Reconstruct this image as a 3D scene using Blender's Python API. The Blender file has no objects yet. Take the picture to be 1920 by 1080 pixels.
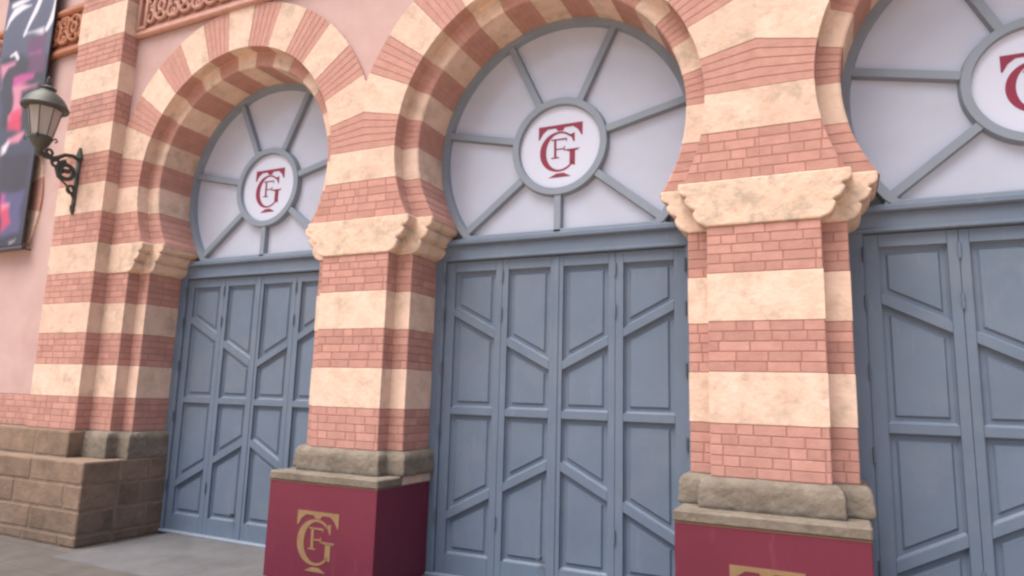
import bpy, math, random
from mathutils import Matrix, Vector
R = math.radians
rng = random.Random(7)
scene = bpy.context.scene
col = scene.collection

# ------------------------------------------------------------------ camera
YAW, PITCH, ROLL = 0.4479, 0.1564, 0.0284
fw = Vector((-math.sin(YAW)*math.cos(PITCH), math.cos(YAW)*math.cos(PITCH), math.sin(PITCH)))
rt = Vector((math.cos(YAW), math.sin(YAW), 0)); up = rt.cross(fw)
rr = rt*math.cos(ROLL) + up*math.sin(ROLL); uu = -rt*math.sin(ROLL) + up*math.cos(ROLL)
cam_d = bpy.data.cameras.new('camera'); cam = bpy.data.objects.new('camera', cam_d); col.objects.link(cam)
cam.matrix_world = Matrix(((rr.x, uu.x, -fw.x, 6.4873), (rr.y, uu.y, -fw.y, -5.5382), (rr.z, uu.z, -fw.z, 1.8394), (0, 0, 0, 1)))
cam_d.sensor_width = 36; cam_d.lens = 36*1270.57/1920; cam_d.clip_end = 2000
scene.camera = cam

# ------------------------------------------------------------------ light
SUN_EL, SUN_AZ = R(66), R(-32)          # azimuth measured from the facade normal (-y), negative = from the left
world = bpy.data.worlds.new('World'); scene.world = world; world.use_nodes = True
nt = world.node_tree; sky = nt.nodes.new('ShaderNodeTexSky'); sky.sky_type = 'NISHITA'; sky.sun_disc = False
sky.sun_elevation = SUN_EL; sky.air_density = 1.0; sky.dust_density = 6.0; sky.ozone_density = 0.6
to_sun = Vector((math.sin(SUN_AZ)*math.cos(SUN_EL), -math.cos(SUN_AZ)*math.cos(SUN_EL), math.sin(SUN_EL)))
sky.sun_rotation = math.atan2(to_sun.x, to_sun.y)
bg = nt.nodes['Background']; bg.inputs['Strength'].default_value = 0.12
nt.links.new(sky.outputs['Color'], bg.inputs['Color'])
sd = bpy.data.lights.new('sun', 'SUN'); sun = bpy.data.objects.new('sun', sd); col.objects.link(sun)
sd.energy = 2.7; sd.angle = R(50); sd.color = (1.0, .91, .80)
sun.rotation_euler = to_sun.to_track_quat('Z', 'Y').to_euler()
scene.view_settings.view_transform = 'Standard'; scene.view_settings.look = 'None'
scene.view_settings.exposure = 0.86; scene.view_settings.gamma = 1
scene.cycles.filter_width = 2.5
scene.cycles.max_bounces = 8

# ------------------------------------------------------------------ materials
def mat(name, c, rough=.8, spec=.3, metallic=0, var=.0, c2=None, scale=4, detail=6, bump=0, bscale=30, rnd=0, stain=None, stain_scale=1.5, stain_amt=.5, scuff=None, pave=None):
    m = bpy.data.materials.new(name); m.use_nodes = True; t = m.node_tree; N = t.nodes; L = t.links
    b = N['Principled BSDF']; b.inputs['Roughness'].default_value = rough; b.inputs['Metallic'].default_value = metallic
    b.inputs['Specular IOR Level'].default_value = spec
    pos = N.new('ShaderNodeNewGeometry').outputs['Position']
    def noise(sc, det=6, r=.6):
        n = N.new('ShaderNodeTexNoise'); n.inputs['Scale'].default_value = sc; n.inputs['Detail'].default_value = det
        n.inputs['Roughness'].default_value = r; L.new(pos, n.inputs['Vector']); return n.outputs['Fac']
    def ramp(f, a, z):
        n = N.new('ShaderNodeMapRange'); n.inputs[1].default_value = a; n.inputs[2].default_value = z; L.new(f, n.inputs[0]); return n.outputs[0]
    def mix(f, a, bb, mode='MIX'):
        n = N.new('ShaderNodeMix'); n.data_type = 'RGBA'; n.blend_type = mode
        for s, v in ((n.inputs[0], f), (n.inputs[6], a), (n.inputs[7], bb)):
            if hasattr(v, 'is_linked'): L.new(v, s)
            else: s.default_value = v if isinstance(v, (int, float)) else (*v, 1)
        return n.outputs[2]
    out = None
    if c2 is None and not rnd and stain is None and not bump:
        b.inputs['Base Color'].default_value = (*c, 1)
    else:
        out = c
        if c2 is not None: out = mix(ramp(noise(scale, detail), .35, .68), c, c2)
        if stain is not None:
            f = ramp(noise(stain_scale, 8, .7),   .49, .68)
            mm = N.new('ShaderNodeMath'); mm.operation = 'MULTIPLY'; mm.inputs[1].default_value = stain_amt; L.new(f, mm.inputs[0])
            out = mix(mm.outputs[0], out, stain)
        if pave is not None:
            bt = N.new('ShaderNodeTexBrick'); bt.inputs['Scale'].default_value = 1; bt.inputs['Brick Width'].default_value = pave; bt.inputs['Row Height'].default_value = pave*.66
            bt.inputs['Mortar Size'].default_value = .006; bt.inputs['Mortar Smooth'].default_value = .3
            bt.inputs['Color1'].default_value = (1, 1, 1, 1); bt.inputs['Color2'].default_value = (.82, .82, .83, 1); bt.inputs['Mortar'].default_value = (.45, .44, .43, 1)
            L.new(pos, bt.inputs['Vector']); out = mix(1.0, out, bt.outputs['Color'], 'MULTIPLY')
        if scuff is not None:
            mp = N.new('ShaderNodeMapping'); mp.inputs['Scale'].default_value = (14, 14, 2.2); L.new(pos, mp.inputs['Vector'])
            sn = N.new('ShaderNodeTexNoise'); sn.inputs['Scale'].default_value = 1; sn.inputs['Detail'].default_value = 9; sn.inputs['Roughness'].default_value = .72; L.new(mp.outputs[0], sn.inputs['Vector'])
            mm = N.new('ShaderNodeMath'); mm.operation = 'MULTIPLY'; mm.inputs[1].default_value = .55; L.new(ramp(sn.outputs['Fac'], .58, .70), mm.inputs[0])
            out = mix(mm.outputs[0], out, scuff)
            rg = N.new('ShaderNodeMapRange'); rg.inputs[3].default_value = rough-.1; rg.inputs[4].default_value = min(1, rough+.3); L.new(sn.outputs['Fac'], rg.inputs[0]); L.new(rg.outputs[0], b.inputs['Roughness'])
        if rnd:
            a = N.new('ShaderNodeAttribute'); a.attribute_name = 'rnd'
            g = N.new('ShaderNodeMapRange'); g.inputs[3].default_value = 1-rnd; g.inputs[4].default_value = 1+rnd
            L.new(a.outputs['Fac'], g.inputs[0])
            hv = N.new('ShaderNodeHueSaturation'); L.new(g.outputs[0], hv.inputs['Value'])
            if hasattr(out, 'is_linked'): L.new(out, hv.inputs['Color'])
            else: hv.inputs['Color'].default_value = (*out, 1)
            out = hv.outputs['Color']
        if hasattr(out, 'is_linked'): L.new(out, b.inputs['Base Color'])
        else: b.inputs['Base Color'].default_value = (*out, 1)
    if bump:
        bn = N.new('ShaderNodeBump'); bn.inputs['Strength'].default_value = bump; bn.inputs['Distance'].default_value = .02
        L.new(noise(bscale, 8, .65), bn.inputs['Height']); L.new(bn.outputs[0], b.inputs['Normal'])
    return m

M = {}
M['stone'] = mat('cream_sandstone', (.60, .465, .40), .85, .3, c2=(.52, .385, .315), scale=5, bump=.5, bscale=16, rnd=.08, stain=(.36, .295, .24), stain_scale=4.5, stain_amt=.85)
M['capstone'] = mat('weathered_cream_sandstone', (.60, .465, .39), .85, .3, c2=(.51, .385, .305), scale=6, bump=.5, bscale=20, stain=(.31, .275, .235), stain_scale=5, stain_amt=.95)
M['brick'] = mat('pink_red_brick', (.42, .24, .212), .85, .3, c2=(.36, .198, .172), scale=9, bump=.25, bscale=40, rnd=.11)
M['mortar'] = mat('red_mortar', (.28, .145, .13), .9, .2, c2=(.32, .17, .155), scale=12)
M['vmortar'] = mat('pale_red_mortar', (.355, .195, .17), .9, .2, c2=(.38, .21, .185), scale=12)
M['stucco'] = mat('pink_stucco', (.44, .325, .325), .85, .3, c2=(.40, .28, .28), scale=1.6, bump=.08, bscale=60, stain=(.34, .22, .215), stain_scale=1.1, stain_amt=.4)
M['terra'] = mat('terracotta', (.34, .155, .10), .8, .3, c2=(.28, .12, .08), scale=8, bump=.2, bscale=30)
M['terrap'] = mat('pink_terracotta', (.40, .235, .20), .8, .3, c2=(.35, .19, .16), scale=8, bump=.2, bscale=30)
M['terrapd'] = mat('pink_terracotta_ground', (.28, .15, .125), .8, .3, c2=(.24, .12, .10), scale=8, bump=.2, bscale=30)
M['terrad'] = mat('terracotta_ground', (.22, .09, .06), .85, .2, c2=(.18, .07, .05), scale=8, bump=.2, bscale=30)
M['base'] = mat('weathered_grey_stone', (.195, .172, .148), .9, .2, c2=(.145, .127, .108), scale=7, bump=.8, bscale=14, stain=(.10, .085, .068), stain_scale=5, stain_amt=.7)
M['dado'] = mat('brown_block_stone', (.215, .155, .122), .9, .2, c2=(.155, .115, .092), scale=4, bump=1.0, bscale=7, rnd=.12, stain=(.10, .08, .063), stain_scale=2.2, stain_amt=.75)
M['dadoj'] = mat('lime_joint', (.235, .175, .138), .95, .1, c2=(.165, .125, .10), scale=6, bump=.4)
M['door'] = mat('slate_blue_paint', (.113, .158, .234), .5, .4, c2=(.098, .138, .203), scale=1.8, bump=.06, bscale=45, stain=(.15, .18, .225), stain_scale=2.2, stain_amt=.45, scuff=(.165, .2, .25))
M['frame'] = mat('grey_blue_paint', (.19, .235, .305), .5, .4, c2=(.175, .215, .28), scale=3)
M['iron'] = mat('dark_hinge_iron', (.085, .11, .15), .5, .4)
M['glaze'] = mat('frosted_white_pane', (.385, .43, .555), .2, .6, c2=(.36, .40, .515), scale=1.5, stain=(.34, .36, .43), stain_scale=2.5, stain_amt=.35)
M['round'] = mat('white_roundel', (.47, .52, .67), .4, .5)
M['wine'] = mat('wine_red_print', (.20, .022, .055), .5, .3)
M['cover'] = mat('wine_red_panel', (.128, .014, .038), .4, .4, c2=(.114, .012, .033), scale=1.5, scuff=(.16, .04, .06))
M['gold'] = mat('dull_gold_print', (.235, .15, .078), .5, .4, c2=(.20, .125, .07), scale=12)
M['black'] = mat('lantern_iron', (.048, .055, .054), .5, .35, bump=.1, bscale=60)
M['lglass'] = mat('frosted_lantern_glass', (.30, .285, .29), .25, .5)
M['ground'] = mat('grey_paving', (.115, .105, .10), .85, .3, c2=(.085, .078, .073), scale=3, bump=.25, bscale=40, stain=(.06, .055, .05), stain_scale=1.2, stain_amt=.6, pave=.9)
M['bounce_plaza'] = mat('sandy_bounce_paving', (.70, .52, .36), .8, .3, c2=(.62, .46, .32), scale=2, bump=.1, bscale=40, pave=.6)  # pale warm tone set to throw light up at the soffits
M['slab'] = mat('pale_concrete', (.115, .117, .130), .8, .3, c2=(.09, .091, .10), scale=2.5, bump=.2, bscale=50, stain=(.068, .068, .073), stain_scale=2.0, stain_amt=.6)
M['dark'] = mat('dark_window_glass', (.03, .03, .04), .15, .5)
M['b_dark'] = mat('banner_back', (.045, .045, .06), .5, .3)
M['print'] = mat('banner_print', (.1, .1, .1), .5, .3)
_t = M['print'].node_tree; _a = _t.nodes.new('ShaderNodeAttribute'); _a.attribute_name = 'ink'
_t.links.new(_a.outputs['Color'], _t.nodes['Principled BSDF'].inputs['Base Color'])

# ------------------------------------------------------------------ mesh helpers
class MB:
    def __init__(s): s.v = []; s.f = []; s.m = []; s.r = []; s.mats = []
    def mi(s, m):
        if m not in s.mats: s.mats.append(m)
        return s.mats.index(m)
    def face(s, pts, m, r=.5):
        i = len(s.v); s.v += [tuple(p) for p in pts]; s.f.append(tuple(range(i, i+len(pts)))); s.m.append(s.mi(m)); s.r.append(r)
    def grid(s, rows, m, r=.5, flip=False, closed=False):
        i0 = len(s.v); n = len(rows[0])
        for w in rows: s.v += [tuple(p) for p in w]
        k = s.mi(m)
        for a in range(len(rows)-1):
            for b in range(n if closed else n-1):
                b2 = (b+1) % n
                q = (i0+a*n+b, i0+a*n+b2, i0+(a+1)*n+b2, i0+(a+1)*n+b)
                s.f.append(q[::-1] if flip else q); s.m.append(k); s.r.append(r)
    def frustum(s, poly0, poly1, m, r=.5, back=True):
        n = len(poly0)
        for i in range(n):
            j = (i+1) % n; s.face([poly0[i], poly0[j], poly1[j], poly1[i]], m, r)
        s.face(poly1, m, r)
        if back: s.face(poly0[::-1], m, r)
    def box(s, x0, x1, y0, y1, z0, z1, m, r=.5, b=.006):
        # bevelled box (all edges chamfered)
        b = min(b, (x1-x0)*.3, (y1-y0)*.3, (z1-z0)*.3)
        def ring(z, o): return [(x0+o, y0+b, z), (x0+b, y0+o, z), (x1-b, y0+o, z), (x1-o, y0+b, z), (x1-o, y1-b, z), (x1-b, y1-o, z), (x0+b, y1-o, z), (x0+o, y1-b, z)]
        def ring2(z): return [(x0+b, y0+b*1.2, z), (x0+b*1.2, y0+b, z), (x1-b*1.2, y0+b, z), (x1-b, y0+b*1.2, z), (x1-b, y1-b*1.2, z), (x1-b*1.2, y1-b, z), (x0+b*1.2, y1-b, z), (x0+b, y1-b*1.2, z)]
        rows = [ring2(z0), ring(z0+b, 0), ring(z1-b, 0), ring2(z1)]
        s.grid(rows, m, r, closed=True); s.face(rows[0][::-1], m, r); s.face(rows[-1], m, r)
    def tube(s, pts, rad, m, seg=8, cap=True):
        pts = [Vector(p) for p in pts]; rows = []
        rads = rad if isinstance(rad, (list, tuple)) else [rad]*len(pts)
        prev = None
        for i, p in enumerate(pts):
            d = (pts[min(i+1, len(pts)-1)] - pts[max(i-1, 0)]).normalized()
            a = prev if prev else (Vector((0, 0, 1)) if abs(d.z) < .9 else Vector((1, 0, 0)))
            n = (a - d*a.dot(d)).normalized(); prev = n; b = d.cross(n)
            rows.append([p + (n*math.cos(t)+b*math.sin(t))*rads[i] for t in [2*math.pi*k/seg for k in range(seg)]])
        s.grid(rows, m, closed=True)
        if cap: s.face(rows[0][::-1], m); s.face(rows[-1], m)
    def lathe(s, c, prof, m, seg=24, rot=0):
        rows = [[(c[0]+r*math.cos(rot+2*math.pi*k/seg), c[1]+r*math.sin(rot+2*math.pi*k/seg), c[2]+z) for k in range(seg)] for r, z in prof]
        s.grid(rows, m, closed=True); s.face(rows[0][::-1], m); s.face(rows[-1], m)
    def build(s, name, parent=None, smooth=False):
        me = bpy.data.meshes.new(name); me.from_pydata(s.v, [], s.f)
        for m in s.mats: me.materials.append(M[m])
        me.polygons.foreach_set('material_index', s.m)
        a = me.attributes.new('rnd', 'FLOAT', 'FACE'); a.data.foreach_set('value', s.r)
        if smooth: me.polygons.foreach_set('use_smooth', [True]*len(s.f))
        me.update()
        o = bpy.data.objects.new(name, me); col.objects.link(o)
        if parent: o.parent = parent
        return o
def weld(o, dist=1e-4, angle=35):
    import bmesh
    bm = bmesh.new(); bm.from_mesh(o.data); bmesh.ops.remove_doubles(bm, verts=bm.verts, dist=dist)
    bmesh.ops.recalc_face_normals(bm, faces=bm.faces)
    for e in bm.edges:
        e.smooth = len(e.link_faces) == 2 and e.calc_face_angle(0) < R(angle)
    for f in bm.faces: f.smooth = True
    bm.to_mesh(o.data); bm.free(); return o
def empty(name, loc=(0, 0, 0), parent=None):
    o = bpy.data.objects.new(name, None); o.location = loc; o.empty_display_size = .3; col.objects.link(o)
    if parent: o.parent = parent
    return o
def tag(o, label, cat, group=None):
    o['label'] = label; o['category'] = cat
    if group: o['group'] = group
    return o
def children(o): return [c for c in bpy.data.objects if c.parent == o]
def copy_tree(o, parent, off):
    c = o.copy(); col.objects.link(c); c.parent = parent; c.location = o.location + Vector(off)
    for ch in children(o): copy_tree(ch, c, (0, 0, 0))
    return c

def offset_plan(pl, o):
    # open polyline, outward = left-hand side when walking from first to last is inside; right side outside
    out = []; n = len(pl)
    def nrm(a, b):
        d = Vector((b[0]-a[0], b[1]-a[1])).normalized(); return Vector((d.y, -d.x))
    for i in range(n):
        if i == 0: v = nrm(pl[0], pl[1])
        elif i == n-1: v = nrm(pl[-2], pl[-1])
        else:
            a, b = nrm(pl[i-1], pl[i]), nrm(pl[i], pl[i+1]); v = a+b if abs(a.dot(b)) < .5 else a
        out.append((pl[i][0]+v.x*o, pl[i][1]+v.y*o))
    return out
def loft_plan(mb, pl, zo, m, r=.5, cap_top=False):
    rows = [[(x, y, z) for x, y in offset_plan(pl, o)] for z, o in zo]
    mb.grid(rows, m, r)
    if cap_top: mb.face(rows[-1], m, r)
def brick_wall(mb, a, b, z0, z1, n=5, m='brick', phase=0, x0f=None, x1f=None, proud=.004):
    # courses of bricks on the vertical plane from plan point a to b (outside on the right of a->b)
    d = Vector((b[0]-a[0], b[1]-a[1])); Lg = d.length; d.normalize(); nn = Vector((d.y, -d.x)); h = (z1-z0)/n; g = .0038
    P = lambda u, z, o: (a[0]+d.x*u+nn.x*o, a[1]+d.y*u+nn.y*o, z)
    for k in range(n):
        za, zb = z0+k*h+g, z0+(k+1)*h-g
        ua0, ua1 = (x0f(za), x0f(zb)) if x0f else (0, 0)
        ub0, ub1 = (x1f(za), x1f(zb)) if x1f else (Lg, Lg)
        cuts = []; u = min(ua0, ua1) - (.12 if (k+phase) % 2 else .0) - rng.random()*.05; j = k+phase
        while u < max(ub0, ub1):
            cuts.append(u); u += (.235 if rng.random() < .62 else .125); j += 1
        cuts.append(u)
        for i in range(len(cuts)-1):
            l, q = cuts[i]+g, cuts[i+1]-g
            l0, l1, q0, q1 = max(l, ua0), max(l, ua1), min(q, ub0), min(q, ub1)
            if q0-l0 < .015 or q1-l1 < .015: continue
            e = .003; r = rng.random()
            mb.frustum([P(l0, za, 0), P(q0, za, 0), P(q1, zb, 0), P(l1, zb, 0)],
                       [P(l0+e, za+e, proud), P(q0-e, za+e, proud), P(q1-e, zb-e, proud), P(l1+e, zb-e, proud)], m, r, back=False)

# ------------------------------------------------------------------ measures (metres)
S = 4.0
LV = [1.265, 1.665, 2.065, 2.460, 2.850, 3.237]      # joints of the shaft bands
CAP0, CAP1, Z7, ZC = 3.237, 3.620, 4.033, 4.380
RI, RM, RO = 1.578, 1.395, 2.140                     # front arris, soffit, extrados
YD = .66; TOP = 8.8
FR0, FR1 = 6.53, 7.16

building = empty('theatre_building')
tag(building, 'pink and cream striped brick theatre front with horseshoe arches over blue doors', 'building')

# ------------------------------------------------------------------ ground
g = MB(); g.grid([[(-300, -300, 0), (300, -300, 0)], [(-300, 300, 0), (300, 300, 0)]], 'ground', flip=False)
o = g.build('ground'); o['kind'] = 'structure'
g = MB(); g.grid([[(-60, -45, .004), (60, -45, .004)], [(-60, -1.8, .004), (60, -1.8, .004)]], 'bounce_plaza')  # unseen paving sheet, added to bounce warm light up into the arches
o = g.build('bounce_plaza'); o['kind'] = 'structure'
g = MB(); g.frustum([(-1.12, -.80, -.02), (11.2, -.80, -.02), (11.2, .9, -.02), (-1.12, .9, -.02)],
                    [(-1.11, -.785, .010), (11.2, -.785, .010), (11.2, .9, .03), (-1.11, .9, .03)], 'slab')
o = g.build('pavement'); o['kind'] = 'structure'

# ------------------------------------------------------------------ walls
wb = MB()
for k in range(3):                                    # spandrels above each arch
    N_ = 48; a0 = math.acos(2/RO)
    pts = [(S*k+RO*math.cos(t), ZC+RO*math.sin(t)) for t in [a0+(math.pi-2*a0)*i/N_ for i in range(N_+1)]]
    for (xa, za), (xb, zb) in zip(pts, pts[1:]):
        wb.face([(xb, .03, zb), (xa, .03, za), (xa, .03, TOP), (xb, .03, TOP)], 'stucco')
wb.box(-1.9, 11.4, .9, 1.2, 0, TOP, 'stucco')
wb.box(10, 11.4, .04, .9, 0, TOP, 'stucco')
wb.box(-2.1, 11.4, .03, 1.2, TOP, TOP+.2, 'stone')
wb.build('wall', building)
lw = MB()
lw.box(-9, -2.5, -.08, 1.2, 1.665, TOP, 'stucco')
lw.box(-9, -2.5, -.076, 1.2, .9, 1.665, 'mortar')
brick_wall(lw, (-7, -.076), (-2.95, -.076), 1.265, 1.665)
lw.build('side_wall', building)

# block base on the left
db = MB()
def blocks(x0, x1, yf, zs, ph, right=None):
    for k, (za, zb) in enumerate(zip(zs, zs[1:])):
        x = x1; first = True
        while x > x0:
            w = rng.uniform(.6, 1.0) if not (first and (k+ph) % 2) else .3
            xa = max(x0, x-w)
            y1 = yf+.30
            if first and right is not None: y1 = right
            db.box(xa+.011, x-.011 if not first else x, yf-rng.uniform(0, .008), y1, za+.011, zb-.011, 'dado', rng.random(), b=.013)
            x = xa; first = False
blocks(-7, -1.93, -.27, [.945, 1.262], 0, -.03)
blocks(-7, -1.30, -.45, [.0, .13, .40, .68, .945], 1, -.02)
for k, (za, zb) in enumerate(zip([.0, .13, .40, .68], [.13, .40, .68, .945])):   # flank towards the door
    ys = [-.01, .28+.1*(k % 2), YD+.04]
    for ya, yb in zip(ys, ys[1:]):
        db.box(-1.9, -1.30, ya+.011, yb, za+.011, zb-.011, 'dado', rng.random(), b=.013)
db.box(-7, -1.94, -.266, .2, 0, 1.258, 'dadoj'); db.box(-7, -1.305, -.446, YD, 0, .94, 'dadoj')
db.build('plinth', building)

# ------------------------------------------------------------------ pilaster
pb = MB(); pl = [(-2.95, .05), (-2.95, -.185), (-1.977, -.185), (-1.977, .05)]
loft_plan(pb, pl, [(1.2, 0), (TOP, 0)], 'mortar')
edges = [1.265, 1.665, 2.065, 2.46, 2.85, 3.237, 3.63, 4.035, 4.44, 4.85, 5.26, 5.69, 6.10, 6.51, 7.0, 7.4, 7.8, 8.2, TOP]
for i, (za, zb) in enumerate(zip(edges, edges[1:])):
    if i % 2 == 0:
        for a, b in zip(pl, pl[1:]): brick_wall(pb, a, b, za, zb, phase=i//2)
    else:
        loft_plan(pb, pl, [(za+.002, 0), (za+.006, .006), (zb-.006, .006), (zb-.002, 0)], 'stone', rng.random())
pb.build('pilaster', building)

# ------------------------------------------------------------------ piers
PLAN = [(-.605, YD+.03), (-.605, .16), (-.4217, .16), (-.4217, 0), (.4217, 0), (.4217, .16), (.605, .16), (.605, YD+.03)]
def pier_shaft(plan, name):
    mb = MB(); loft_plan(mb, plan, [(1.2, 0), (CAP0+.05, 0)], 'mortar')
    for i, (za, zb) in enumerate(zip(LV, LV[1:])):
        if i % 2 == 0:
            for a, b in zip(plan, plan[1:]): brick_wall(mb, a, b, za, zb, phase=i//2)
        else:
            loft_plan(mb, plan, [(za+.002, 0), (za+.006, .006), (zb-.006, .006), (zb-.002, 0)], 'stone', rng.random())
    return mb.build(name, building)
_tx = {}
def erode(o, voxel, amt, size):
    md = o.modifiers.new('remesh', 'REMESH'); md.mode = 'VOXEL'; md.voxel_size = voxel; md.use_smooth_shade = True
    for sz, am in ((size, amt), (size*.3, amt*.5)):
        k = round(sz, 3)
        if k not in _tx:
            t = bpy.data.textures.new('erosion', 'CLOUDS'); t.noise_scale = sz; t.noise_depth = 3; _tx[k] = t
        dm = o.modifiers.new('erosion', 'DISPLACE'); dm.texture = _tx[k]; dm.strength = am; dm.mid_level = .55; dm.texture_coords = 'LOCAL'
def cap_profile():
    # right-hand half outline (x grows with z) of the lobed capital
    p = [(.4217, CAP0)]
    def lobe(x0, z0, x1, z1, bul):
        for i in range(1, 8):
            t = i/7; a = t*math.pi/2
            p.append((x0+(x1-x0)*math.sin(a)**1.0, z0+(z1-z0)*(1-math.cos(a))))
    lobe(.43, CAP0+.01, .535, CAP0+.125, 0); p.append((.508, CAP0+.132))
    lobe(.508, CAP0+.15, .605, CAP0+.245, 0); p.append((.578, CAP0+.253))
    lobe(.578, CAP0+.272, .655, CAP0+.325, 0); p.append((.655, CAP1-.012)); p.append((.642, CAP1))
    return p
def prism_y(mb, prof, y0, y1, m, r=.5, b=.01):
    # profile loop (x,z) extruded along y with a small chamfer on the front edge
    cx = sum(p[0] for p in prof)/len(prof); cz = sum(p[1] for p in prof)/len(prof)
    ins = [(cx+(x-cx)*(1-b*1.6), cz+(z-cz)*(1-b*2.2)) for x, z in prof]
    rows = [[(x, y0, z) for x, z in ins], [(x, y0+b, z) for x, z in prof], [(x, y1, z) for x, z in prof]]
    mb.grid(rows, m, r, closed=True); mb.face(rows[0], m, r); mb.face(rows[-1][::-1], m, r)
def capital(parent, half=None):
    c = cap_profile()
    for name, dx, y0, y1 in (('capital', 0, -.022, .15), ('capital', .182, .138, YD+.02)):
        pass
    mb = MB()
    for dx, y0, y1 in ((0, -.022, .17), (.182, .138, YD+.03)):
        rgt = [(x+dx, z) for x, z in c]; lft = [(-x, z) for x, z in rgt[::-1]]
        if half == 'right': lft = [(.0, CAP1), (.0, CAP0)]
        # two stones side by side on the front, a hair apart
        prism_y(mb, rgt+lft, y0, y1, 'capstone', rng.random())
    o = mb.build('capital', parent); weld(o); erode(o, .008, .006, .06); return o
def pier_base(parent, plan, low=1.03):
    mb = MB()
    prof = [(low, .085), (low+.025, .092), (1.19, .085), (1.225, .075), (1.25, .055), (1.262, .03), (1.264, .005)]
    rows = [[(x, y, z) for x, y in offset_plan(plan, o_)] for z, o_ in prof]
    mb.grid(rows, 'base', closed=True); mb.face(rows[0][::-1], 'base'); mb.face(rows[-1], 'base')
    o = mb.build('base', parent); weld(o, angle=50); erode(o, .012, .014, .12); return o
def ledge(parent):
    mb = MB(); xs = [-.66, .66]
    for a, b in zip(xs, xs[1:]): mb.box(a+.001, b-.001, -.285, .12, .95, 1.033, 'base', rng.random(), b=.012)
    for sx in (-1, 1):
        x0, x1 = sorted((sx*.40, sx*.652)); mb.box(x0, x1, .121, YD+.01, .94, 1.033, 'stone', .2, b=.012)
    mb.box(-.60, .60, -.2, YD, 0, .95, 'base', .4)
    return mb.build('ledge', parent)
proto = pier_shaft(PLAN, 'pier'); capital(proto); pier_base(proto, PLAN); ledge(proto)
proto.location = (2, 0, 0)
copy_tree(proto, building, (4, 0, 0)); copy_tree(proto, building, (8, 0, 0))
HALF = [(.02, 0)] + PLAN[4:]
ph = pier_shaft(HALF, 'pier'); capital(ph, 'right'); pier_base(ph, HALF, .93); ph.location = (-2, 0, 0)

# ------------------------------------------------------------------ arches
PROF = [(RO, .035), (RO, 0), (RI, 0), (RI, .07), (RI-.002, .143), (RI-.014, .154), (RI-.09, .156), (RM+.014, .156), (RM+.002, .166), (RM, .2), (RM, YD+.03)]
NRM = []
for i, (r, y) in enumerate(PROF):
    a = PROF[max(i-1, 0)]; b = PROF[min(i+1, len(PROF)-1)]
    d = Vector((b[0]-a[0], b[1]-a[1])).normalized(); NRM.append((d.y*-1, d.x))   # towards the opening / the street
def row(k, sx, kind, v, off, lo=0):
    out = []
    for i in range(lo, len(PROF)):
        r, y = PROF[i]; nr, ny = NRM[i]; r2, y2 = r+nr*off, y+ny*off
        if i == 0: r2, y2 = r, y
        if kind == 'a':
            rr_ = r2 if i > 1 else min(r2, 2/abs(math.cos(v)) if abs(math.cos(v)) > 1e-6 else 99)
            x, z = rr_*math.cos(v), rr_*math.sin(v)
        else:
            z = v-ZC; x = 2.0 if i <= 1 else math.sqrt(max(r2*r2-z*z, 0))
        out.append((S*k+sx*x, y2, ZC+z))
    return out
def arch(k):
    mb = MB()
    for sx in (1, -1):
        fl = sx < 0
        # bed
        rows = [row(k, sx, 'z', CAP1-.03+(ZC-CAP1+.03)*i/10, 0) for i in range(10)] + [row(k, sx, 'a', math.pi/2*i/45, 0) for i in range(46)]
        mb.grid(rows, 'vmortar', flip=fl)
        # stone course under the springing, brick course on the capital
        mb.grid([row(k, sx, 'z', Z7+.002+(ZC-Z7-.004)*i/4, .006) for i in range(5)], 'stone', rng.random(), flip=fl)
        n = 5; h = (Z7-CAP1)/n
        for j in range(n):
            za, zb = CAP1+j*h+.004, CAP1+(j+1)*h-.004
            mb.grid([row(k, sx, 'z', za, .004, 3), row(k, sx, 'z', zb, .004, 3)], 'brick', rng.random(), flip=fl)
        # radial voussoirs
        for j in range(8):
            t0, t1 = R(12*j), R(min(12*(j+1), 90))
            if j % 2:
                e = R(.08)
                mb.grid([row(k, sx, 'a', t0+e+(t1-t0-(2*e if j < 7 else e))*i/4, .006) for i in range(5)], 'stone', .5 if j == 7 else rng.random(), flip=fl)
            else:
                for c in range(5):
                    ta = t0+(t1-t0)*c/5+R(.12); tb = t0+(t1-t0)*(c+1)/5-R(.12)
                    mb.grid([row(k, sx, 'a', ta, .004), row(k, sx, 'a', (ta+tb)/2, .004), row(k, sx, 'a', tb, .004)], 'brick', .35+rng.random()*.3, flip=fl)
        hw = lambda z: math.sqrt(RI*RI-(z-ZC)**2)
        mb2 = mb
        if sx > 0: brick_wall(mb, (S*k, 0), (S*k+2, 0), CAP1, Z7, x0f=hw)
        else: brick_wall(mb, (S*k-2, 0), (S*k, 0), CAP1, Z7, phase=1, x1f=lambda z: 2-hw(z))
        # lay dark mortar bed behind the small bricks
        mb.grid([[(S*k+sx*hw(z), -.0012, z), (S*k+sx*2, -.0012, z)] for z in [CAP1-.02+(Z7-CAP1+.02)*i/8 for i in range(9)]], 'mortar', flip=fl)
    o = mb.build('arch', building)
    import bmesh
    return o
for k in range(3): arch(k)

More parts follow.
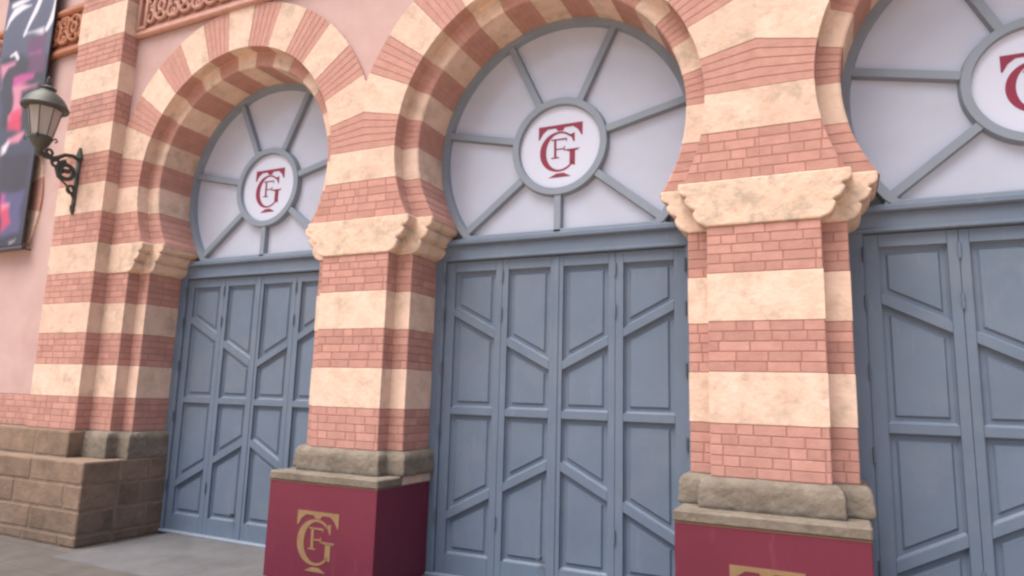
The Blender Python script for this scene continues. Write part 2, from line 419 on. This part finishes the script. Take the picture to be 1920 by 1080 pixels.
# ------------------------------------------------------------------ frieze
def frieze(x0, x1, y, parent, m='terra'):
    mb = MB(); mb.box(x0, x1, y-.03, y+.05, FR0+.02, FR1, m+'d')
    o = mb.build('frieze', parent)
    m1 = MB()
    for z, r in ((FR0, .042), (FR1, .05)):
        m1.tube([(x0, y-.04, z), (x1, y-.04, z)], r, m, 10)
        m1.box(x0, x1, y-.06, y-.02, z+.03, z+.075, m, b=.008)
    ob = m1.build('moulding', o)
    rl = MB(); zc = (FR0+FR1)/2+.03; n = max(1, round((x1-x0-.25)/.46)); w = (x1-x0-.25)/n; xs = x0+.25
    for i in range(n):
        cx = xs+w*(i+.5); yy = y-.05
        rl.tube([(cx+.15*math.cos(t), yy, zc+.19*math.sin(t)) for t in [2*math.pi*q/24 for q in range(25)]], .027, m, 7)
        rl.tube([(cx+.055*math.cos(t), yy, zc+.075*math.sin(t)) for t in [2*math.pi*q/16 for q in range(17)]], .03, m, 7)
        for sx in (-1, 1):
            for sz in (-1, 1):
                pts = []
                for q in range(18):
                    a = q/17*math.pi*1.9; rad = .105*(1-.62*q/17)
                    pts.append((cx+sx*(w*.5-.02-rad*math.sin(a)*.9), yy, zc+sz*(.125-rad*math.cos(a)*1.0)))
                rl.tube(pts, [.03*(1-.4*q/17) for q in range(18)], m, 6)
                rl.tube([(cx+sx*.02, yy, zc+sz*.07), (cx+sx*.07, yy-.01, zc+sz*.12), (cx+sx*.06, yy, zc+sz*.2)], [.012, .03, .01], m, 6)
    # framed rectangle at the start
    rl.box(x0+.03, x0+.075, y-.08, y-.02, FR0+.06, FR1-.06, m); rl.box(x0+.175, x0+.22, y-.08, y-.02, FR0+.06, FR1-.06, m)
    rl.box(x0+.03, x0+.22, y-.075, y-.02, FR0+.07, FR0+.115, m); rl.box(x0+.03, x0+.22, y-.075, y-.02, FR1-.115, FR1-.07, m)
    rl.build('relief', o, smooth=True)
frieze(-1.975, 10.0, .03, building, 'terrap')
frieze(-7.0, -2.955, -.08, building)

# ------------------------------------------------------------------ doors
def shrink(poly, d):
    # inset a convex polygon (2D, counter-clockwise) by d
    n = len(poly); out = []
    lines = []
    for i in range(n):
        a, b = Vector(poly[i]), Vector(poly[(i+1) % n]); t = (b-a).normalized(); nn = Vector((-t.y, t.x)); lines.append((a+nn*d, t))
    for i in range(n):
        p, t = lines[i-1]; q, s = lines[i]
        den = t.x*s.y-t.y*s.x; u = ((q.x-p.x)*s.y-(q.y-p.y)*s.x)/den; out.append(tuple(p+t*u))
    return out
def ccw(poly):
    a = sum(poly[i][0]*poly[(i+1) % len(poly)][1]-poly[(i+1) % len(poly)][0]*poly[i][1] for i in range(len(poly)))
    return poly if a > 0 else poly[::-1]
def raised(mb, poly, yb, yf, ch, m):
    poly = ccw(poly); ins = shrink(poly, ch)
    A = [(x, yb, z) for x, z in poly]; B = [(x, yf, z) for x, z in ins]
    mb.frustum(A, B, m, back=False)
DT, DB = 3.237, .045
def dz_hi(x): return 2.10+.514*abs(x)
def dz_lo(x): return 1.215-.515*abs(x)
def leaf(x0, x1, sgn):
    # one folding leaf; its two slanting rails continue those of its neighbour
    mb = MB(); yb, yf = YD+.05, YD+.004; m = 'door'
    mb.box(x0+.001, x1-.001, yb, yb+.03, DB, DT-.006, m)
    so, si = (.11, .078)
    outer_left = abs(x0) > abs(x1)
    sl, sr = (so, si) if outer_left else (si, so)
    if abs(x0) < .01 or abs(x1) < .01: sl, sr = (.07, .07)
    xa, xb = x0+sl, x1-sr
    def bar(poly): raised(mb, poly, yb, yf, .0015, m)
    bar([(x0+.001, DB), (xa, DB), (xa, DT-.006), (x0+.001, DT-.006)]); bar([(xb, DB), (x1-.001, DB), (x1-.001, DT-.006), (xb, DT-.006)])
    bar([(xa, DT-.115), (xb, DT-.115), (xb, DT-.006), (xa, DT-.006)]); bar([(xa, DB), (xb, DB), (xb, DB+.20), (xa, DB+.20)])
    mz0, mz1 = 1.626, 1.700; bar([(xa, mz0), (xb, mz0), (xb, mz1), (xa, mz1)])
    hv = .043
    for fz in (dz_hi, dz_lo): bar([(xa, fz(xa)-hv), (xb, fz(xb)-hv), (xb, fz(xb)+hv), (xa, fz(xa)+hv)])
    cells = [[(xa, dz_hi(xa)+hv), (xb, dz_hi(xb)+hv), (xb, DT-.115), (xa, DT-.115)],
             [(xa, mz1), (xb, mz1), (xb, dz_hi(xb)-hv), (xa, dz_hi(xa)-hv)],
             [(xa, dz_lo(xa)+hv), (xb, dz_lo(xb)+hv), (xb, mz0), (xa, mz0)],
             [(xa, DB+.20), (xb, DB+.20), (xb, dz_lo(xb)-hv), (xa, dz_lo(xa)-hv)]]
    for c in cells:
        c = ccw(c)
        raised(mb, shrink(c, .05), yb, yb-.018, .016, m)          # raised field
        # slim moulding round the cell
        o_, i_ = c, shrink(c, .02)
        for i in range(4):
            j = (i+1) % 4
            mb.face([(o_[i][0], yf+.026, o_[i][1]), (o_[j][0], yf+.026, o_[j][1]), (i_[j][0], yb-.002, i_[j][1]), (i_[i][0], yb-.002, i_[i][1])], m)
    return mb
dr = empty('door', (0, 0, 0), building)
for sx in (-1, 1):
    fb = MB(); x0, x1 = sorted((sx*1.275, sx*1.42)); fb.box(x0, x1, YD-.035, YD+.12, 0, DT+.02, 'door', b=.012); fb.build('door_post', dr)
tb = MB()
tb.box(-1.42, 1.42, YD-.03, YD+.14, DT, 3.475, 'door', b=.006)
tb.box(-1.42, 1.42, YD-.075, YD-.028, 3.40, 3.462, 'door', b=.014)
tb.box(-1.42, 1.42, YD-.045, YD-.028, DT+.004, DT+.035, 'door', b=.01)
tb.box(-1.42, 1.42, YD+.062, YD+.139, 3.476, 4.05, 'frame')
tb.build('transom', dr)
xl = [-1.273, -.605, 0, .605, 1.273]
for a, b in zip(xl, xl[1:]):
    o = leaf(a, b, 1).build('door_leaf', dr)
mb = MB(); mb.box(-.03, .03, YD-.006, YD+.02, DB, DT-.008, 'door', b=.008); mb.build('cover_strip', dr)
for x in (-1.274, 1.274, -.605, .605):
    for z in (3.06, 2.66, 2.10, 1.45, .6):
        if abs(x) < 1 and z not in (3.06, 2.66, 1.95, .6): continue
        h = MB(); yy = YD-.042 if abs(x) > 1 else YD-.008
        h.tube([(x, yy, z-.062), (x, yy, z+.062)], .011, 'door' if abs(x) < 1 else 'iron', 8); h.build('hinge', dr, smooth=False)
h = MB(); h.lathe((0, 0, 0), [(.012, -.05), (.022, -.045), (.022, .045), (.012, .05)], 'iron', 10)
ho = h.build('door_knob', dr); ho.location = (-.12, YD-.02, .33); ho.rotation_euler = (R(90), 0, 0); ho.scale = (1, 1, .7)
th = MB(); th.box(-1.40, 1.40, YD-.06, YD+.1, .02, .052, 'frame', b=.008); th.build('threshold', dr)

# ------------------------------------------------------------------ monogram outlines (flat printed mark, 3 mm thick)
def stroke(mb, pts, ws, y, m, th=.003):
    L_, R_ = [], []
    for i, p in enumerate(pts):
        a = Vector(pts[max(i-1, 0)]); b = Vector(pts[min(i+1, len(pts)-1)]); d = (b-a).normalized(); n = Vector((-d.y, d.x))
        L_.append(Vector(p)+n*ws[i]/2); R_.append(Vector(p)-n*ws[i]/2)
    rows = [[(q.x, y, q.y) for q in L_], [(q.x, y-th, q.y) for q in L_], [(q.x, y-th, q.y) for q in R_], [(q.x, y, q.y) for q in R_]]
    mb.grid(rows, m)
def poly(mb, pts, y, m, th=.003):
    pts = ccw(pts); mb.frustum([(x, y, z) for x, z in pts], [(x, y-th, z) for x, z in pts], m)
def monogram(mb, m, y, s=1, bold=1.0):
    P = lambda *q: [(a*s, b*s) for a, b in q]
    B = bold
    # T: bar with hanging serifs and a short stem
    poly(mb, P((-.235, .240), (.25, .240), (.25, .205), (-.235, .205)), y, m)
    for sx, x0 in ((-1, -.235), (1, .25)):
        poly(mb, P((x0, .206), (x0, .10), (x0-sx*.012, .10), (x0-sx*.05, .165), (x0-sx*.105, .206)), y, m)
    poly(mb, P((-.045, .206), (.06, .206), (.035, .172), (-.02, .172)), y, m)
    # G
    n = 40; pts = []; ws = []
    for i in range(n+1):
        a = R(48+(322-48)*i/n); ca, sa = math.cos(a), math.sin(a)
        pts.append(((.0+.182*ca)*s, (-.05+.205*sa)*s)); ws.append((.020+.050*max(0, -ca)**1.5)*s*B)
    stroke(mb, pts, ws, y, m)
    poly(mb, P((.105, .118), (.165, .135), (.166, .04), (.152, .04), (.135, .08)), y, m)
    poly(mb, P((.112, -.045), (.172, -.045), (.172, -.215), (.112, -.19)), y, m)
    poly(mb, P((.055, -.036), (.225, -.036), (.19, -.058), (.09, -.058)), y, m)
    # F
    w = .026*B
    poly(mb, P((-.062, .085), (-.062+w, .085), (-.062+w+.004, -.11), (-.058, -.11)), y, m)
    poly(mb, P((-.09, .088), (.08, .088), (.08, .042), (.068, .07), (-.09, .074)), y, m)
    poly(mb, P((-.045, -.018), (.055, -.018), (.055, -.032), (-.045, -.032)), y, m)
    poly(mb, P((.05, .005), (.060, .005), (.060, -.052), (.05, -.052)), y, m)
    poly(mb, P((-.088, -.108), (-.002, -.108), (-.002, -.122), (-.088, -.122)), y, m)
    # foot
    poly(mb, P((-.115, -.325), (.13, -.325), (.05, -.283), (-.03, -.283)), y, m)

# ------------------------------------------------------------------ round-headed windows
wn = empty('window', (0, 0, ZC), building)
zt = 3.47-ZC                                            # top of the transom, from the centre
def disc(mb, r0, r1, y0, y1, m, ch=.012, seg=96):
    rows = [[], [], [], []]
    for k in range(seg):
        t = 2*math.pi*k/seg; c, s = math.cos(t), math.sin(t)
        for i, (r, y) in enumerate(((r0, y1), (r0+ch, y0), (r1-ch, y0), (r1, y1))):
            x, z = r*c, r*s
            rows[i].append((x, y, max(z, zt) if r > 1 else z))
    mb.grid(rows, m, closed=True)
fr = MB()
disc(fr, 1.312, 1.41, YD-.03, YD+.05, 'frame'); disc(fr, .432, .533, YD-.03, YD+.05, 'frame', .016)
for i in range(7):
    a = R(-90+360/7*i); c, s = math.cos(a), math.sin(a); w = .047
    r1 = 1.33 if i else -zt+.01
    if i in (1, 6): r1 = 1.33
    def P(r, t, y): return (r*c-t*s, y, r*s+t*c)
    A = [P(.52, -w, YD+.05), P(r1, -w, YD+.05), P(r1, w, YD+.05), P(.52, w, YD+.05)]
    B = [P(.52, -w+.012, YD-.02), P(r1, -w+.012, YD-.02), P(r1, w-.012, YD-.02), P(.52, w-.012, YD-.02)]
    fr.frustum(A, B, 'frame')
fr.box(-1.1, 1.1, YD-.02, YD+.05, zt-.02, zt+.035, 'frame', b=.008)
fr.build('frame', wn)
gz = MB(); gz.face([(1.36*math.cos(t), YD+.04, max(1.36*math.sin(t), zt)) for t in [2*math.pi*k/96 for k in range(96)]], 'glaze')
gz.build('pane', wn)
rd = MB(); rd.frustum([(.445*math.cos(t), YD+.03, .445*math.sin(t)) for t in [2*math.pi*k/64 for k in range(64)]],
                      [(.44*math.cos(t), YD+.015, .44*math.sin(t)) for t in [2*math.pi*k/64 for k in range(64)]], 'round')
rd.build('roundel', wn)
mg = MB(); monogram(mg, 'wine', YD+.015); mg.build('monogram', wn)
for k in (1, 2):
    copy_tree(dr, building, (S*k, 0, 0)); copy_tree(wn, building, (S*k, 0, 0))

# ------------------------------------------------------------------ arched window of the side wall, behind the banner
sw = MB(); cx, cz, r0, r1 = -4.70, 4.38, .78, 1.225
zb = 3.745
def swp(r, a, y): return (cx+r*math.cos(a), y, max(cz+r*math.sin(a), zb))
angs = [-32, -9, 15, 36, 57, 78, 102, 123, 144, 165, 189, 212]
for i, (a, b) in enumerate(zip(angs, angs[1:])):
    m = 'brick' if i % 2 else 'stone'; rv = rng.random()
    rows = [[swp(r1, R(a+(b-a)*q/4), -.08) for q in range(5)], [swp(r1, R(a+(b-a)*q/4), -.105) for q in range(5)],
            [swp(r0, R(a+(b-a)*q/4), -.105) for q in range(5)], [swp(r0, R(a+(b-a)*q/4), -.078) for q in range(5)]]
    sw.grid(rows, m, rv)
sw.face([(cx+r0*math.cos(t), -.083, max(cz+r0*math.sin(t), zb)) for t in [2*math.pi*k/48 for k in range(48)]], 'dark')
sw.build('side_window', building)

# ------------------------------------------------------------------ wine red plinth covers
def cover(cx):
    root = empty('plinth_cover', (cx, 0, 0))
    mb = MB(); mb.box(-.65, .65, -.272, YD-.045, .036, .948, 'cover', b=.004); mb.build('panel', root)
    t = MB(); t.box(-.652, .652, -.275, YD-.05, .94, .947, 'gold', b=.002)
    t.build('trim', root)
    g_ = MB(); monogram(g_, 'gold', -.2725, .96, 1.15); o = g_.build('monogram', root); o.location = (-.02, 0, .46); o.scale = (1.07, 1, 1)
    return root
c1 = cover(2); tag(c1, 'wine red plinth cover with its whole gold monogram showing, between left and middle doors', 'plinth cover', 'wine red covers round the pier bases')
c2 = copy_tree(c1, None, (4, 0, 0)); tag(c2, 'wine red plinth cover with its gold monogram cut off, between middle and right doors', 'plinth cover', 'wine red covers round the pier bases')

# ------------------------------------------------------------------ wall lantern
ln = empty('wall_lantern', (-2.56, -.19, 4.45)); tag(ln, 'dark iron wall lantern with frosted glass on a scrolled bracket, fixed to the striped pilaster', 'street lamp')
B = MB()
B.box(-.035, .035, -.03, .0, -.30, .40, 'black', b=.01)
B.frustum([(-.07, -.04, .34), (.07, -.04, .34), (.07, .0, .34), (-.07, .0, .34)], [(-.01, -.03, .50), (.01, -.03, .50), (.01, 0, .50), (-.01, 0, .50)], 'black')
B.tube([(0, -.015, -.42), (0, -.02, -.36), (0, -.03, -.30)], [.012, .03, .03], 'black', 8)
arm = [(0, -.02, .33), (0, -.10, .36), (0, -.20, .34), (0, -.28, .28), (0, -.36, .24), (0, -.45, .24), (0, -.52, .29)]
B.tube(arm, .027, 'black', 8)
def spiral(cy, cz, r, a0, turns, n=36, rad=.028, dr_=.45):
    B.tube([(0, cy+r*(1-dr_*q/n)*math.cos(a0+turns*2*math.pi*q/n), cz+r*(1-dr_*q/n)*math.sin(a0+turns*2*math.pi*q/n)) for q in range(n+1)], rad, 'black', 7)
spiral(-.16, .13, .125, R(100), 1.35)
B.lathe((0, -.16, .13), [(.0, -.03), (.05, -.02), (.05, .02), (.0, .03)], 'black', 12)
spiral(-.30, .20, .06, R(60), 1.3, rad=.02); spiral(-.07, -.10, .06, R(0), 1.2, rad=.02); spiral(-.40, .31, .05, R(200), 1.2, rad=.017)
B.tube([(0, -.03, -.2), (0, -.12, -.06), (0, -.26, .03), (0, -.30, .14)], .014, 'black', 7)
B.build('bracket', ln, smooth=True)
lx, ly = 0, -.52
Bk = MB()
Bk.lathe((lx, ly, .24), [(.02, -.02), (.05, .0), (.035, .05), (.055, .08), (.10, .14), (.125, .20), (.135, .215), (.12, .23), (.12, .24)], 'black', 16)
for k in range(4):
    a = R(45+90*k); c, s = math.cos(a), math.sin(a)
    Bk.tube([(lx+c*.125, ly+s*.125, .45), (lx+c*.17, ly+s*.17, .47), (lx+c*.185, ly+s*.185, .44), (lx+c*.16, ly+s*.16, .415)], .012, 'black', 6)
Bk.build('gallery', ln, smooth=True)
G = MB(); G.lathe((lx, ly, .48), [(.125, 0), (.20, .36)], 'lglass', 8); G.build('glass', ln)
for k in range(8):
    a = 2*math.pi*k/8
    Bk2 = MB(); Bk2.tube([(lx+.127*math.cos(a), ly+.127*math.sin(a), .475), (lx+.203*math.cos(a), ly+.203*math.sin(a), .845)], .006, 'black', 6)
    Bk2.build('glazing_bar', ln)
Cp = MB(); Cp.lathe((lx, ly, .83), [(.21, .0), (.262, .012), (.268, .035), (.255, .06), (.235, .10), (.20, .16), (.15, .21), (.095, .245), (.085, .275), (.10, .29), (.055, .32), (.03, .34)], 'black', 24)
o = Cp.build('cap', ln); weld(o, angle=40)
Fn = MB(); Fn.lathe((lx, ly, 1.165), [(.02, 0), (.045, .03), (.02, .055), (.035, .075), (.006, .13)], 'black', 12); Fn.build('finial', ln, smooth=True)

# ------------------------------------------------------------------ banner
bn = empty('banner', (-4.20, -.21, 5.6)); tag(bn, 'tall dark banner with white brush lettering and pink shapes hung on the left wall', 'banner')
PRINT = [
    ('b_dark', [(-0.609, 1.117), (0.6, 0.873), (0.682, -0.234), (-0.306, -0.086)], None),
    ('b_purple', [(0.031, 1.289), (0.464, 1.233), (0.538, 0.648), (0.164, 0.719)], None),
    ('b_dark', [(-0.204, -0.492), (0.523, -0.589), (0.488, -1.148), (-0.059, -1.071)], None),
    ('b_blue', [(-0.054, -1.09), (0.472, -1.146), (0.508, -1.739), (0.106, -1.726)], None),
    ('b_mag', [(-0.181, 0.682), (0.334, 0.672), (0.342, 0.575), (-0.141, 0.581)], None),
    ('b_pink', [(-0.143, 0.525), (0.472, 0.506), (0.419, 0.425), (0.07, 0.441), (0.051, 0.151), (-0.077, 0.135)], None),
    ('b_pink', [(-0.067, 0.152), (0.073, 0.184), (0.1, 0.07), (-0.134, -0.057), (-0.167, 0.076)], None),
    ('b_red', [(-0.119, 0.124), (0.086, 0.127), (0.148, -0.01), (0.154, -0.155), (-0.151, -0.109)], None),
    ('b_red', [(-0.159, -0.026), (0.171, -0.077), (0.133, -0.178), (-0.154, -0.175)], None),
    ('b_pink', [(-0.571, 0.965), (-0.223, 0.916), (-0.364, 0.877), (-0.47, 0.688), (-0.473, 0.575)], None),
    ('b_pink', [(-0.115, -0.269), (0.245, -0.253), (0.172, -0.339), (-0.092, -0.361)], None),
    ('b_white', [(-0.196, -0.395), (-0.088, -0.312), (-0.05, -0.337), (-0.109, -0.485), (-0.187, -0.494)], None),
    ('b_red', [(-0.005, -1.285), (0.198, -1.342), (0.301, -1.575), (0.087, -1.65)], None),
    ('b_pink', [(0.028, -1.288), (0.183, -1.285), (0.193, -1.323), (0.054, -1.329)], None),
    ('b_white', [(0.324, -1.853), (0.465, -1.809), (0.448, -1.862), (0.333, -1.891)], None),
    ('b_mag', [(-0.049, -1.11), (0.051, -1.13), (0.046, -1.233), (-0.014, -1.246)], None),
    ('b_mag', [(0.137, 1.022), (0.401, 1.005), (0.41, 0.966), (0.151, 0.963)], None),
    ('b_white', [(-0.083, 1.333), (-0.071, 1.406), (0.38, 1.354), (0.375, 1.312)], None),
    ('b_white', [(-0.579, 1.557), (-0.516, 1.68), (-0.402, 1.781), (-0.231, 1.828), (-0.002, 1.812)], [0.06, 0.1, 0.15, 0.14, 0.05]),
    ('b_white', [(-0.481, 1.917), (-0.285, 1.929), (-0.073, 1.926)], [0.06, 0.08, 0.05]),
    ('b_white', [(0.241, 1.907), (0.13, 1.685), (0.022, 1.519), (-0.072, 1.349)], [0.12, 0.12, 0.11, 0.08]),
    ('b_white', [(0.678, 1.799), (0.632, 1.623), (0.567, 1.47), (0.482, 1.34)], [0.22, 0.2, 0.16, 0.08]),
    ('b_white', [(-0.35, 1.064), (-0.234, 1.089), (-0.15, 0.986)], [0.03, 0.05, 0.03]),
]
INK = dict(b_dark=(.05, .05, .068), b_white=(.60, .63, .75), b_mag=(.40, .08, .27), b_pink=(.52, .22, .34), b_red=(.48, .06, .13), b_purple=(.12, .065, .13), b_blue=(.09, .09, .20))
def seg_d(px, pz, a, b):
    dx, dz = b[0]-a[0], b[1]-a[1]; t = max(0, min(1, ((px-a[0])*dx+(pz-a[1])*dz)/(dx*dx+dz*dz+1e-9)))
    return math.hypot(px-a[0]-t*dx, pz-a[1]-t*dz), t
def ink(px, pz):
    f = max(0, min(1, (pz+1.9)/3.6)); c = [.04+.05*f, .042+.062*f, .065+.10*f]
    wob = .02*math.sin(9*px+3*pz)+.02*math.sin(13*pz-5*px)
    for name, pts, w in PRINT:
        xs = [p[0] for p in pts]; zs = [p[1] for p in pts]
        if px < min(xs)-.2 or px > max(xs)+.2 or pz < min(zs)-.2 or pz > max(zs)+.2: continue
        if w is None:
            d = 9; inside = False; n = len(pts)
            for q in range(n):
                a, b = pts[q], pts[(q+1) % n]; d = min(d, seg_d(px, pz, a, b)[0])
                if (a[1] > pz) != (b[1] > pz) and px < (b[0]-a[0])*(pz-a[1])/(b[1]-a[1])+a[0]: inside = not inside
            sdist = (d if inside else -d)+wob; soft = .06
        else:
            sdist = max(w[q]*.4+(w[q+1]-w[q])*.4*t-dd for q in range(len(pts)-1) for dd, t in [seg_d(px, pz, pts[q], pts[q+1])])+wob*.4; soft = .03
        al = max(0, min(1, .5+sdist/(2*soft))); al = al*al*(3-2*al)*.9
        k = INK[name]; c = [u*(1-al)+v*al for u, v in zip(c, k)]
    return c
F = MB(); F.box(-.64, .62, -.006, .010, -1.94, 3.0, 'b_dark', b=.003); F.build('fabric', bn)
A = MB(); nx, nz = 84, 260
A.grid([[(-.635+1.25*a/nx, -.0105-.003*math.sin(4*a/nx*3.1)*math.sin(b/nz*9), -1.90+3.9*b/nz) for a in range(nx+1)] for b in range(nz+1)], 'print')
ao = A.build('printed_design', bn, smooth=True)
ca = ao.data.color_attributes.new('ink', 'FLOAT_COLOR', 'POINT')
for vi, v in enumerate(ao.data.vertices): ca.data[vi].color = (*ink(v.co.x, v.co.z), 1)
for z in (-1.95, 3.0):
    H = MB(); H.tube([(-.68, 0, z), (.67, 0, z)], .03, 'b_dark', 8); H.build('batten', bn)
for z in (-1.95, 3.0):
    for x in (-.6, .6):
        k = MB(); k.tube([(x, 0, z), (x, .16, z)], .012, 'black', 6); k.build('fixing', bn)
